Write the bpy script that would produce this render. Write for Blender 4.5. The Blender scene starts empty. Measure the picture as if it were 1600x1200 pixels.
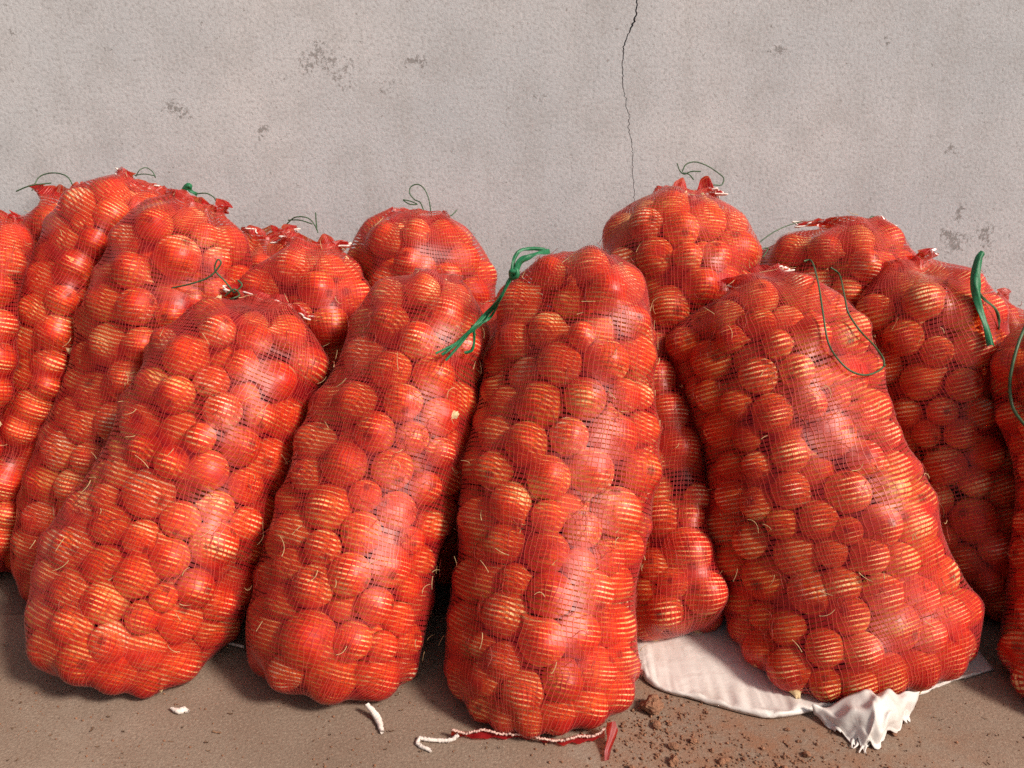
import bpy, math
import numpy as np
from mathutils import Vector, Matrix

# ------------------------------------------------------------------ camera, sky, sun, exposure
scene = bpy.context.scene
CAM_Y, CAM_Z, PITCH, FPX = -1.8, 0.862, math.atan(450 / 1331), 1331.0
cam_data = bpy.data.cameras.new("camera")
cam = bpy.data.objects.new("camera", cam_data)
scene.collection.objects.link(cam)
cam.location = (0, CAM_Y, CAM_Z)
cam.rotation_euler = (math.pi / 2 - PITCH, 0, 0)
cam_data.sensor_width = 36.0
cam_data.lens = FPX / 1600 * 36.0
cam_data.clip_start = 0.02
cam_data.clip_end = 2000
scene.camera = cam

SUN_AZ, SUN_EL = math.radians(126), math.radians(40)      # azimuth from +Y (into the wall), clockwise
world = bpy.data.worlds.new("World")
scene.world = world
world.use_nodes = True
wn, wl = world.node_tree.nodes, world.node_tree.links
sky = wn.new("ShaderNodeTexSky")
sky.sky_type = 'NISHITA'
sky.sun_disc = False
sky.sun_elevation = SUN_EL
sky.sun_rotation = SUN_AZ
sky.dust_density = 4.0
sky.ozone_density = 0.4
hs = wn.new("ShaderNodeHueSaturation")
hs.inputs["Saturation"].default_value = 0.55               # thin bright cloud
bg = wn["Background"]
bg.inputs["Strength"].default_value = 0.054
wl.new(sky.outputs[0], hs.inputs["Color"])
wl.new(hs.outputs[0], bg.inputs["Color"])

sun_data = bpy.data.lights.new("sun", 'SUN')
sun_data.energy = 3.3
sun_data.angle = math.radians(10)
sun_data.color = (1.0, 0.875, 0.76)
sun = bpy.data.objects.new("sun", sun_data)
scene.collection.objects.link(sun)
sd = Vector((math.sin(SUN_AZ) * math.cos(SUN_EL), math.cos(SUN_AZ) * math.cos(SUN_EL), math.sin(SUN_EL)))
sun.rotation_euler = (-sd).to_track_quat('-Z', 'Y').to_euler()

vs = scene.view_settings
vs.view_transform = 'Standard'
vs.look = 'None'
vs.exposure = 0.44
vs.gamma = 1.0
vs.use_curve_mapping = False
scene.cycles.max_bounces = 5
scene.cycles.diffuse_bounces = 3
scene.cycles.glossy_bounces = 2
scene.cycles.transparent_max_bounces = 8
scene.cycles.use_denoising = False
scene.cycles.adaptive_threshold = 0.018

rng = np.random.default_rng(11)
COL = scene.collection


# ------------------------------------------------------------------ helpers
def at(px, py, Y):
    """world point seen at a pixel of the 1600x1200 photograph, on the plane y = Y"""
    a, b = (px - 800) / FPX, -(py - 600) / FPX
    d = (a, math.cos(PITCH) + b * math.sin(PITCH), -math.sin(PITCH) + b * math.cos(PITCH))
    t = (Y - CAM_Y) / d[1]
    return np.array((t * d[0], Y, CAM_Z + t * d[2]))


def ground_at(px, py, z=0.0):
    a, b = (px - 800) / FPX, -(py - 600) / FPX
    d = (a, math.cos(PITCH) + b * math.sin(PITCH), -math.sin(PITCH) + b * math.cos(PITCH))
    t = (z - CAM_Z) / d[2]
    return np.array((t * d[0], CAM_Y + t * d[1], z))


def make_mesh(name, verts, quads, mat, smooth=True, tris=None):
    """fast mesh from numpy arrays; quads (n,4), tris (m,3)"""
    me = bpy.data.meshes.new(name)
    verts = np.asarray(verts, np.float32)
    quads = np.asarray(quads if quads is not None else np.zeros((0, 4)), np.int32).reshape(-1, 4)
    tris = np.asarray(tris if tris is not None else np.zeros((0, 3)), np.int32).reshape(-1, 3)
    me.vertices.add(len(verts))
    me.vertices.foreach_set("co", verts.ravel())
    li = np.concatenate([quads.ravel(), tris.ravel()])
    me.loops.add(len(li))
    me.loops.foreach_set("vertex_index", li)
    n = len(quads) + len(tris)
    me.polygons.add(n)
    ls = np.concatenate([np.arange(len(quads)) * 4, len(quads) * 4 + np.arange(len(tris)) * 3]).astype(np.int32)
    me.polygons.foreach_set("loop_start", ls)
    me.polygons.foreach_set("use_smooth", np.full(n, smooth, bool))
    me.update(calc_edges=True)
    if mat:
        me.materials.append(mat)
    return me


def add_obj(name, me, parent=None):
    o = bpy.data.objects.new(name, me)
    COL.objects.link(o)
    if parent is not None:
        o.parent = parent
        o.matrix_parent_inverse = parent.matrix_basis.inverted()
    return o


def tag(o, label=None, cat=None, group=None, kind=None):
    if label: o["label"] = label
    if cat: o["category"] = cat
    if group: o["group"] = group
    if kind: o["kind"] = kind
    return o


def grid_quads(nr, nc, wrap=False, base=0):
    c = nc if wrap else nc - 1
    i, j = np.meshgrid(np.arange(nr - 1), np.arange(c), indexing="ij")
    j2 = (j + 1) % nc
    q = np.stack([i * nc + j, i * nc + j2, (i + 1) * nc + j2, (i + 1) * nc + j], -1).reshape(-1, 4)
    return q + base


def set_uv(me, uv_per_vert, name="UVMap"):
    uvl = me.uv_layers.new(name=name)
    li = np.empty(len(me.loops), np.int32)
    me.loops.foreach_get("vertex_index", li)
    uvl.data.foreach_set("uv", np.asarray(uv_per_vert, np.float32)[li].ravel())


def catmull(pts, n=10):
    p = np.asarray(pts, float)
    p = np.vstack([2 * p[0] - p[1], p, 2 * p[-1] - p[-2]])
    out = []
    for i in range(1, len(p) - 2):
        t = np.linspace(0, 1, n, endpoint=False)[:, None]
        a, b, c, d = p[i - 1], p[i], p[i + 1], p[i + 2]
        out.append(0.5 * (2 * b + (c - a) * t + (2 * a - 5 * b + 4 * c - d) * t ** 2 + (3 * b - a - 3 * c + d) * t ** 3))
    out.append(p[-2][None])
    return np.vstack(out)


def tube(path, rad, ns=6, flat=1.0):
    """verts, quads of a tube along a path; rad scalar or array; flat < 1 squashes it to a ribbon"""
    path = np.asarray(path, float)
    n = len(path)
    T = np.gradient(path, axis=0)
    T /= np.linalg.norm(T, axis=1)[:, None] + 1e-12
    u = np.cross(T[0], (0.3, 0.2, 1.0)); u /= np.linalg.norm(u) + 1e-12
    U = np.zeros_like(path)
    for i in range(n):
        u = u - T[i] * np.dot(u, T[i]); u /= np.linalg.norm(u) + 1e-12
        U[i] = u
    V = np.cross(T, U)
    r = np.broadcast_to(np.asarray(rad, float), (n,))
    a = np.linspace(0, 2 * np.pi, ns, endpoint=False)
    vv = path[:, None] + r[:, None, None] * (np.cos(a)[None, :, None] * U[:, None] + flat * np.sin(a)[None, :, None] * V[:, None])
    return vv.reshape(-1, 3), grid_quads(n, ns, True)


class Pile:
    """collects pieces for one mesh"""
    def __init__(self): self.v, self.q, self.n = [], [], 0
    def add(self, v, q):
        self.v.append(v); self.q.append(np.asarray(q) + self.n); self.n += len(v)
    def mesh(self, name, mat, smooth=True):
        return make_mesh(name, np.vstack(self.v), np.vstack(self.q), mat, smooth)


def smooth_noise(nr, nc, cr, cc, seed, wrap=True):
    """2-D value noise on an nr x nc grid with cr x cc cells, smooth, in -1..1 (wraps in columns)"""
    g = np.random.default_rng(seed).uniform(-1, 1, (cr + 2, cc + (0 if wrap else 2)))
    y = np.linspace(0, cr, nr); x = np.linspace(0, cc, nc, endpoint=False)
    yi = np.minimum(y.astype(int), cr); xi = x.astype(int)
    fy = y - yi; fx = x - xi
    fy = fy * fy * (3 - 2 * fy); fx = fx * fx * (3 - 2 * fx)
    m = g.shape[1]
    a, b = g[yi][:, xi % m], g[yi][:, (xi + 1) % m]
    c, d = g[yi + 1][:, xi % m], g[yi + 1][:, (xi + 1) % m]
    top = a + (b - a) * fx; bot = c + (d - c) * fx
    return top + (bot - top) * fy[:, None]


# ------------------------------------------------------------------ materials
class NT:
    def __init__(self, name):
        self.m = bpy.data.materials.new(name)
        self.m.use_nodes = True
        self.t = self.m.node_tree
        self.n, self.l = self.t.nodes, self.t.links
        self.bsdf = self.n["Principled BSDF"]
        self.out = self.n["Material Output"]
    def new(self, typ, **kw):
        nd = self.n.new(typ)
        for k, v in kw.items():
            if k in nd.inputs: nd.inputs[k].default_value = v
            else: setattr(nd, k, v)
        return nd
    def link(self, a, b): self.l.new(a, b)
    def noise(self, vec, scale, detail=4, rough=0.55, dist=0.0):
        nd = self.n.new("ShaderNodeTexNoise")
        nd.inputs["Scale"].default_value = scale
        nd.inputs["Detail"].default_value = detail
        nd.inputs["Roughness"].default_value = rough
        nd.inputs["Distortion"].default_value = dist
        if vec is not None: self.link(vec, nd.inputs["Vector"])
        return nd.outputs[0]
    def ramp(self, fac, stops, interp='LINEAR'):
        nd = self.n.new("ShaderNodeValToRGB")
        nd.color_ramp.interpolation = interp
        els = nd.color_ramp.elements
        while len(els) < len(stops): els.new(0.5)
        for e, (p, c) in zip(els, stops):
            e.position = p
            e.color = (c, c, c, 1) if np.isscalar(c) else (*c, 1)
        self.link(fac, nd.inputs[0])
        return nd.outputs[0]
    def mix(self, fac, a, b, blend='MIX'):
        nd = self.n.new("ShaderNodeMix")
        nd.data_type = 'RGBA'
        nd.blend_type = blend
        for sock, val in ((nd.inputs[0], fac), (nd.inputs[6], a), (nd.inputs[7], b)):
            if hasattr(val, "is_output"): self.link(val, sock)
            elif np.isscalar(val): sock.default_value = val if sock == nd.inputs[0] else (val, val, val, 1)
            else: sock.default_value = (*val, 1)
        return nd.outputs[2]
    def math(self, op, a, b=0.0, clamp=False):
        nd = self.n.new("ShaderNodeMath")
        nd.operation = op
        nd.use_clamp = clamp
        for s, v in ((nd.inputs[0], a), (nd.inputs[1], b)):
            if hasattr(v, "is_output"): self.link(v, s)
            else: s.default_value = v
        return nd.outputs[0]
    def bump(self, height, strength, dist, normal=None):
        nd = self.n.new("ShaderNodeBump")
        nd.inputs["Strength"].default_value = strength
        nd.inputs["Distance"].default_value = dist
        self.link(height, nd.inputs["Height"])
        if normal is not None: self.link(normal, nd.inputs["Normal"])
        return nd.outputs[0]
    def pos(self): return self.new("ShaderNodeNewGeometry").outputs["Position"]
    def mapping(self, vec, scale=(1, 1, 1), loc=(0, 0, 0)):
        nd = self.n.new("ShaderNodeMapping")
        nd.inputs["Scale"].default_value = scale
        nd.inputs["Location"].default_value = loc
        self.link(vec, nd.inputs["Vector"])
        return nd.outputs[0]
    def set(self, **kw):
        for k, v in kw.items():
            s = self.bsdf.inputs[k.replace("_", " ")]
            if hasattr(v, "is_output"): self.link(v, s)
            elif isinstance(v, tuple): s.default_value = (*v, 1)
            else: s.default_value = v
        return self


def mat_wall():
    N = NT("wall_plaster")
    p = N.pos()
    fine = N.noise(p, 150, 3, 0.7)
    big = N.noise(p, 1.7, 3, 0.6)
    mid = N.noise(p, 9, 4, 0.65)
    streak = N.noise(N.mapping(p, (22, 1, 1.1)), 1.0, 3, 0.6)
    c = N.ramp(big, [(0.34, (0.45, 0.475, 0.505)), (0.5, (0.50, 0.515, 0.54)), (0.66, (0.56, 0.56, 0.575))])
    c = N.mix(N.math('MULTIPLY', N.ramp(mid, [(0.3, 1.0), (0.55, 0.0)]), 0.5), c, (0.36, 0.36, 0.365))
    c = N.mix(N.math('MULTIPLY', N.ramp(streak, [(0.28, 1.0), (0.46, 0.0)]), 0.3), c, (0.40, 0.40, 0.40))
    c = N.mix(N.math('MULTIPLY', N.ramp(fine, [(0.32, 1.0), (0.5, 0.0)]), 0.62), c, (0.30, 0.295, 0.30))
    c = N.mix(N.math('MULTIPLY', N.ramp(fine, [(0.55, 0.0), (0.72, 1.0)]), 0.4), c, (0.68, 0.67, 0.68))
    # worn pitted places: position, radius
    spots = [(500, 90, .05), (540, 118, .035), (1212, 72, .03), (1396, 60, .018), (1397, 76, .016), (1460, 93, .016), (655, 105, .025),
             (835, 140, .03), (280, 180, .03), (26, 66, .02), (1490, 235, .025), (1540, 385, .05), (1490, 372, .035),
             (175, 75, .02), (600, 135, .03), (415, 210, .02), (425, 172, .01), (1500, 320, .02)]
    mask = None
    wob = N.new("ShaderNodeTexNoise"); wob.inputs['Scale'].default_value = 16; wob.inputs['Detail'].default_value = 2
    N.link(p, wob.inputs['Vector'])
    wsc = N.new("ShaderNodeVectorMath", operation='MULTIPLY_ADD')
    N.link(wob.outputs[1], wsc.inputs[0]); wsc.inputs[1].default_value = (.12, .12, .12); wsc.inputs[2].default_value = (-.06, -.06, -.06)
    wad = N.new("ShaderNodeVectorMath", operation='ADD')
    N.link(p, wad.inputs[0]); N.link(wsc.outputs[0], wad.inputs[1])
    pw = wad.outputs[0]
    for (px, py, r) in spots:
        c0 = at(px, py, 0)
        d = N.new("ShaderNodeVectorMath", operation='DISTANCE')
        N.link(pw, d.inputs[0]); d.inputs[1].default_value = tuple(c0)
        v = N.math('SUBTRACT', 1.0, N.math('DIVIDE', d.outputs["Value"], r), clamp=True)
        mask = v if mask is None else N.math('MAXIMUM', mask, v)
    pn = N.noise(p, 120, 4, 0.75)
    pits = N.ramp(N.math('ADD', pn, N.math('MULTIPLY', N.math('MULTIPLY', mask, N.ramp(mid, [(0.35, 0.25), (0.55, 1.0)])), 0.27)), [(0.61, 0.0), (0.68, 1.0)])
    c = N.mix(N.math('MULTIPLY', pits, 0.62), c, (0.14, 0.125, 0.115))
    rare = N.ramp(N.noise(p, 60, 3, 0.7), [(0.65, 0.0), (0.71, 1.0)])
    c = N.mix(N.math('MULTIPLY', rare, 0.4), c, (0.2, 0.18, 0.17))
    nrm = N.bump(fine, 0.42, 0.0022)
    N.set(Base_Color=c, Roughness=0.92, Specular_IOR_Level=0.2, Normal=nrm)
    return N.m


def mat_ground(dark=False):
    N = NT("dusty_concrete_dark" if dark else "dusty_concrete")
    p = N.pos()
    big = N.noise(p, 2.2, 5, 0.6, 0.3)
    mid = N.noise(p, 14, 5, 0.65)
    fine = N.noise(p, 230, 4, 0.7)
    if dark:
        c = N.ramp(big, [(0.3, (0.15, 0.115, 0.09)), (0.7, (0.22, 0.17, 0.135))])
    else:
        c = N.ramp(big, [(0.3, (0.215, 0.155, 0.115)), (0.55, (0.285, 0.215, 0.165)), (0.75, (0.345, 0.28, 0.23))])
    c = N.mix(N.math('MULTIPLY', N.ramp(mid, [(0.35, 1.0), (0.6, 0.0)]), 0.4), c, (0.21, 0.14, 0.1))
    c = N.mix(N.math('MULTIPLY', N.ramp(fine, [(0.36, 1.0), (0.5, 0.0)]), 0.55), c, (0.15, 0.1, 0.075))
    c = N.mix(N.math('MULTIPLY', N.ramp(fine, [(0.56, 0.0), (0.7, 1.0)]), 0.45), c, (0.52, 0.42, 0.33))
    speck = N.ramp(N.noise(p, 55, 4, 0.75), [(0.67, 0.0), (0.71, 1.0)])
    c = N.mix(N.math('MULTIPLY', speck, 0.65), c, (0.07, 0.045, 0.035))
    # reddish soil trodden over the right front
    d = N.new("ShaderNodeVectorMath", operation='DISTANCE')
    N.link(p, d.inputs[0]); d.inputs[1].default_value = tuple(ground_at(1200, 1190))
    soil = N.math('SUBTRACT', 1.0, N.math('DIVIDE', d.outputs["Value"], 0.42), clamp=True)
    soil = N.math('MULTIPLY', soil, N.ramp(N.noise(p, 26, 5, 0.7), [(0.38, 0.0), (0.62, 1.0)]))
    c = N.mix(N.math('MULTIPLY', soil, 0.9), c, (0.26, 0.125, 0.07))
    nrm = N.bump(fine, 0.55, 0.003)
    N.set(Base_Color=c, Roughness=0.9, Specular_IOR_Level=0.25, Normal=nrm)
    return N.m


def mat_onion():
    N = NT("onion_skin")
    uv = N.new("ShaderNodeUVMap", uv_map="UVMap").outputs[0]
    sep = N.new("ShaderNodeSeparateXYZ"); N.link(uv, sep.inputs[0])
    att = N.new("ShaderNodeAttribute", attribute_name="rnd").outputs["Fac"]
    oi = N.new("ShaderNodeObjectInfo").outputs["Random"]
    rnd = N.math('FRACT', N.math('ADD', att, oi))
    rnd2 = N.math('FRACT', N.math('MULTIPLY', rnd, 13.37))
    comb = N.new("ShaderNodeCombineXYZ")
    N.link(N.math('MULTIPLY', sep.outputs[0], 1.0), comb.inputs[0])
    N.link(sep.outputs[1], comb.inputs[1]); N.link(N.math('MULTIPLY', rnd, 37.0), comb.inputs[2])
    stripes = N.noise(N.mapping(comb.outputs[0], (34, 1.6, 1)), 1.0, 2, 0.6)
    blot = N.noise(N.mapping(comb.outputs[0], (5, 3, 1)), 1.0, 3, 0.6)
    c = N.ramp(rnd, [(0.0, (0.76, 0.39, 0.12)), (0.35, (0.88, 0.56, 0.23)), (0.7, (0.93, 0.67, 0.35)), (1.0, (0.62, 0.26, 0.07))])
    c = N.mix(N.math('MULTIPLY', N.ramp(stripes, [(0.42, 0.0), (0.62, 1.0)]), 0.5), c, (0.55, 0.22, 0.055))
    c = N.mix(N.math('MULTIPLY', N.ramp(blot, [(0.56, 0.0), (0.68, 1.0)]), 0.6), c, (0.86, 0.60, 0.30))
    peel = N.math('MULTIPLY', N.ramp(rnd2, [(0.86, 0.0), (0.9, 1.0)]), N.ramp(blot, [(0.45, 0.0), (0.5, 1.0)]))
    c = N.mix(N.math('MULTIPLY', peel, 0.8), c, (0.85, 0.74, 0.52))
    c = N.mix(N.ramp(sep.outputs[1], [(0.80, 0.0), (0.93, 0.85)]), c, (0.74, 0.58, 0.34))
    c = N.mix(N.ramp(sep.outputs[1], [(0.03, 0.9), (0.09, 0.0)]), c, (0.25, 0.16, 0.09))
    dirt = N.ramp(N.noise(N.mapping(comb.outputs[0], (9, 6, 1.7)), 1.0, 3, 0.7), [(0.6, 0.0), (0.68, 1.0)])
    c = N.mix(N.math('MULTIPLY', dirt, 0.5), c, (0.2, 0.11, 0.06))
    nrm = N.bump(stripes, 0.35, 0.002)
    N.set(Base_Color=c, Roughness=N.ramp(blot, [(0.3, 0.50), (0.7, 0.66)]), Specular_IOR_Level=0.32, Normal=nrm)
    return N.m


def mat_net(name, color, sheer, rough=0.33, gloss=1.7, knit=False):
    """thin coloured plastic film: part of the light passes tinted, part scatters, the surface shines"""
    N = NT(name)
    var = N.new("ShaderNodeAttribute", attribute_name="var").outputs["Fac"]
    if knit: var = N.ramp(N.noise(N.pos(), 420, 2, 0.6), [(0.38, 0.0), (0.62, 1.0)])
    col = N.mix(var, tuple(x * 0.72 for x in color), tuple(min(1, x * 1.12) for x in color))
    dif = N.new("ShaderNodeBsdfDiffuse"); N.link(col, dif.inputs[0])
    tra = N.new("ShaderNodeBsdfTranslucent"); N.link(col, tra.inputs[0])
    m1 = N.new("ShaderNodeMixShader"); m1.inputs[0].default_value = 0.38
    N.link(dif.outputs[0], m1.inputs[1]); N.link(tra.outputs[0], m1.inputs[2])
    tp = N.new("ShaderNodeBsdfTransparent"); tp.inputs[0].default_value = (1.0, 0.285, 0.10, 1)
    m2 = N.new("ShaderNodeMixShader")
    lw = N.new("ShaderNodeLayerWeight"); lw.inputs[0].default_value = 0.5
    edge = N.math('MULTIPLY', N.math('POWER', lw.outputs["Facing"], 1.6), -0.42)          # film seen slantwise hides more
    base = N.math('ADD', sheer - 0.04, N.math('MULTIPLY', var, 0.5 if knit else 0.18))
    N.link(N.math('MAXIMUM', N.math('ADD', base, edge), 0.08), m2.inputs[0])
    N.link(m1.outputs[0], m2.inputs[1]); N.link(tp.outputs[0], m2.inputs[2])
    gl = N.new("ShaderNodeBsdfGlossy"); gl.inputs["Roughness"].default_value = rough
    gl.inputs[0].default_value = (1, 0.93, 0.93, 1)
    fr = N.new("ShaderNodeFresnel"); fr.inputs[0].default_value = 1.5
    m3 = N.new("ShaderNodeMixShader")
    N.link(N.math('MULTIPLY', fr.outputs[0], gloss, clamp=True), m3.inputs[0])
    N.link(m2.outputs[0], m3.inputs[1]); N.link(gl.outputs[0], m3.inputs[2])
    N.link(m3.outputs[0], N.out.inputs[0])
    return N.m


def mat_plain(name, color, rough=0.5, var=0.25, scale=60, bump=0.0, sheen=0.0, transl=0.0):
    N = NT(name)
    p = N.pos()
    n = N.noise(p, scale, 4, 0.6)
    c = N.mix(N.ramp(n, [(0.3, 0.0), (0.7, 1.0)]), tuple(x * (1 - var) for x in color), tuple(min(1, x * (1 + var)) for x in color))
    kw = dict(Base_Color=c, Roughness=rough)
    if bump: kw["Normal"] = N.bump(N.noise(p, scale * 2, 4, 0.6), 0.7, bump)
    N.set(**kw)
    if transl: N.bsdf.inputs["Transmission Weight"].default_value = transl
    return N.m


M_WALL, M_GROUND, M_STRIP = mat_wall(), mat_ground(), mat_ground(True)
M_ONION = mat_onion()
M_TAPE = mat_net("net_tape_red", (0.62, 0.014, 0.026), 0.56, 0.38, 0.65)
M_THREAD = mat_net("net_thread", (0.70, 0.10, 0.07), 0.15, 0.42, 0.8)
M_HEM = mat_net("net_hem_red", (0.66, 0.022, 0.028), 0.30, 0.5, 0.5, knit=True)
M_FLAP = mat_net("net_corner_red", (0.45, 0.012, 0.016), 0.05, 0.6, 0.15, knit=True)
M_STRING = mat_plain("white_string", (0.78, 0.70, 0.64), 0.75, 0.12, 500, 0.0005)
M_STITCH = mat_plain("seam_stitch", (0.62, 0.40, 0.34), 0.8, 0.3, 400)
M_GREEN = mat_plain("green_twine", (0.045, 0.10, 0.045), 0.5, 0.4, 90)
M_RIBBON = mat_plain("green_ribbon", (0.010, 0.15, 0.060), 0.5, 0.35, 220, 0.0006)
M_STRAW = mat_plain("dry_fibre", (0.55, 0.40, 0.20), 0.8, 0.3, 200)
M_SOIL = mat_plain("red_soil", (0.25, 0.12, 0.068), 0.95, 0.35, 120, 0.004)


def mat_sheeting():
    N = NT("white_woven_plastic")
    p = N.pos()
    crease = N.noise(p, 26, 2, 0.5, 0.8)
    dirt = N.noise(p, 14, 4, 0.7)
    rot = N.new("ShaderNodeMapping"); rot.inputs["Rotation"].default_value = (0, 0, .5); N.link(p, rot.inputs["Vector"])
    w1 = N.new("ShaderNodeTexWave", bands_direction='X'); w1.inputs["Scale"].default_value = 170; N.link(rot.outputs[0], w1.inputs["Vector"])
    w2 = N.new("ShaderNodeTexWave", bands_direction='Y'); w2.inputs["Scale"].default_value = 170; N.link(rot.outputs[0], w2.inputs["Vector"])
    weave = N.math('ADD', w1.outputs["Fac"], w2.outputs["Fac"])
    c = N.mix(N.ramp(dirt, [(0.52, 0.0), (0.78, 0.6)]), (0.70, 0.66, 0.63), (0.46, 0.37, 0.31))
    c = N.mix(N.math('MULTIPLY', N.ramp(weave, [(0.2, 1.0), (0.9, 0.0)]), 0.25), c, (0.3, 0.26, 0.23))
    nrm = N.bump(crease, 0.5, 0.005)
    N.set(Base_Color=c, Roughness=0.5, Normal=nrm)
    return N.m


M_SACKCLOTH = mat_sheeting()

# ------------------------------------------------------------------ setting: ground, strip, wall with its crack
gz = 300.0
g = make_mesh("ground", [(-gz, -gz, 0), (gz, -gz, 0), (gz, -0.515, 0), (-gz, -0.515, 0)], [(0, 1, 2, 3)], M_GROUND, False)
tag(add_obj("ground", g), kind="structure")
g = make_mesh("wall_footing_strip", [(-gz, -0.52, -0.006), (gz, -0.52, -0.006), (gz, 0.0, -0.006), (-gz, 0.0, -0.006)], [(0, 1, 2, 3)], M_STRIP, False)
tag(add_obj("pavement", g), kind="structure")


def build_wall():
    crack_px = [(1003, -160), (992, -110), (999, -50), (995, 0), (993, 20), (990, 36), (981, 54), (975, 70), (972, 100), (973, 122),
                (976, 150), (980, 168), (983, 182), (982, 200), (986, 220), (989, 243), (988, 262), (990, 285), (991, 310), (994, 340), (992, 380)]
    cw = [.0024, .0024, .0028, .0026, .0028, .0046, .0020, .0026, .0016, .0018, .0013, .0015, .0012, .0015, .0012, .0013, .0011, .0012, .0010, .0008, .0]
    pts = np.array([at(a, b, 0) for a, b in crack_px])
    order = np.argsort(pts[:, 2])
    zc, xc, wc = pts[order, 2], pts[order, 0], np.array(cw)[order]
    zs = np.unique(np.concatenate([np.linspace(-0.3, zc[0], 8), np.linspace(zc[0], zc[-1], 170), np.linspace(zc[-1], 3.2, 24)]))
    jit = np.random.default_rng(4).normal(0, 0.0011, len(zs))
    cx = np.interp(zs, zc, xc) + jit * (zs > zc[0])
    cwid = np.interp(zs, zc, wc, left=0, right=.0035)
    XL = np.linspace(-9, 0.1, 40); XR = np.linspace(0.6, 9, 36)
    rows = []
    for z, x, w in zip(zs, cx, cwid):
        xl, xr = x - w / 2, x + w / 2
        row = [(q, 0, z) for q in XL] + [(xl, 0, z), (xl + w * .15, .012, z), (xr - w * .15, .012, z), (xr, 0, z)] + [(q, 0, z) for q in XR]
        rows.append(row)
    v = np.array(rows).reshape(-1, 3)
    nc = len(rows[0])
    q = grid_quads(len(zs), nc)
    j0 = len(XL)
    col = np.tile(np.arange(nc - 1), len(zs) - 1); rw = np.repeat(np.arange(len(zs) - 1), nc - 1)
    solid = (cwid[rw] <= 0) & (cwid[rw + 1] <= 0)
    keep = ~(solid & (col >= j0) & (col < j0 + 3))
    me = make_mesh("plaster_wall", v, q[keep], M_WALL, False)
    # top and back so that the wall has its thickness
    o = add_obj("plaster_wall", me)
    top, n0 = 3.2, len(v)
    bm_v = [(-9, .2, -.3), (9, .2, -.3), (9, .2, top), (-9, .2, top), (-9, 0, top), (9, 0, top), (-9, 0, -.3), (9, 0, -.3)]
    me2 = make_mesh("wall_core", bm_v, [(1, 0, 3, 2), (4, 5, 2, 3), (0, 6, 4, 3), (7, 1, 2, 5)], M_WALL, False)
    add_obj("wall_core", me2, o)
    tag(o, "tall grey rendered wall with a thin crack, behind all the sacks", "wall")


build_wall()


# ------------------------------------------------------------------ onions: base shapes
def onion_shape(seed, nu, nv, full=True):
    r_ = np.random.default_rng(seed)
    squash = r_.uniform(0.92, 1.0)
    neck = r_.uniform(0.22, 0.5)
    th = np.linspace(0, 2 * np.pi, nu, endpoint=False)
    body = np.linspace(0.0, 1.0, nv)
    ph = np.pi * body                        # 0 root .. pi neck
    rr = np.sin(ph) ** 0.92
    zz = -np.cos(ph) * squash
    # pull the crown up into a neck
    k = np.clip((body - 0.72) / 0.28, 0, 1)
    rr = rr * (1 - k) + k * (0.13 + 0.35 * (1 - k) ** 1.5 * rr)
    zz = zz + k ** 2.2 * neck
    rr[0] = 0.05; zz[0] = -squash * 0.985
    rr[-1] = 0.10
    lx = r_.normal(0, 0.018, 3); px = r_.uniform(0, 6.28, 3)
    lump = 1 + sum(lx[i] * np.cos((i + 1) * th + px[i]) for i in range(3))
    bend = r_.normal(0, 0.10, 2)
    v = np.zeros((nv, nu, 3))
    v[..., 0] = rr[:, None] * lump * np.cos(th) + (k ** 2)[:, None] * bend[0]
    v[..., 1] = rr[:, None] * lump * np.sin(th) + (k ** 2)[:, None] * bend[1]
    v[..., 2] = zz[:, None] + 0.05 * np.sin(3 * th + px[0])[None] * (k ** 3)[:, None]
    uv = np.stack(np.broadcast_arrays(np.abs(np.linspace(-1, 1, nu))[None, :], body[:, None]), -1)
    v = v.reshape(-1, 3); uv = uv.reshape(-1, 2)
    q = grid_quads(nv, nu, True)
    body_r = np.percentile(np.linalg.norm(v[: int(nv * .72) * nu], axis=1), 90)
    v = v / body_r
    v = np.vstack([v, [[0, 0, v[:nu, 2].mean()]], [[v[-nu:, 0].mean(), v[-nu:, 1].mean(), v[-nu:, 2].mean() - .03]]])
    uv = np.vstack([uv, [[.5, 0]], [[.5, 1]]])
    n0 = nv * nu
    t = [(n0, (j + 1) % nu, j) for j in range(nu)] + [(n0 + 1, (nv - 1) * nu + j, (nv - 1) * nu + (j + 1) % nu) for j in range(nu)]
    return v, q, np.array(t), uv


HI = [onion_shape(100 + i, 26, 17) for i in range(8)]
MID = [onion_shape(100 + i, 18, 12) for i in range(8)]
LOW = [onion_shape(100 + i, 9, 7) for i in range(8)]
HI_MESH = []
for i, (v, q, t, uv) in enumerate(HI):
    me = make_mesh("onion", v, q, M_ONION, True, t)
    set_uv(me, uv)
    HI_MESH.append(me)

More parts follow.
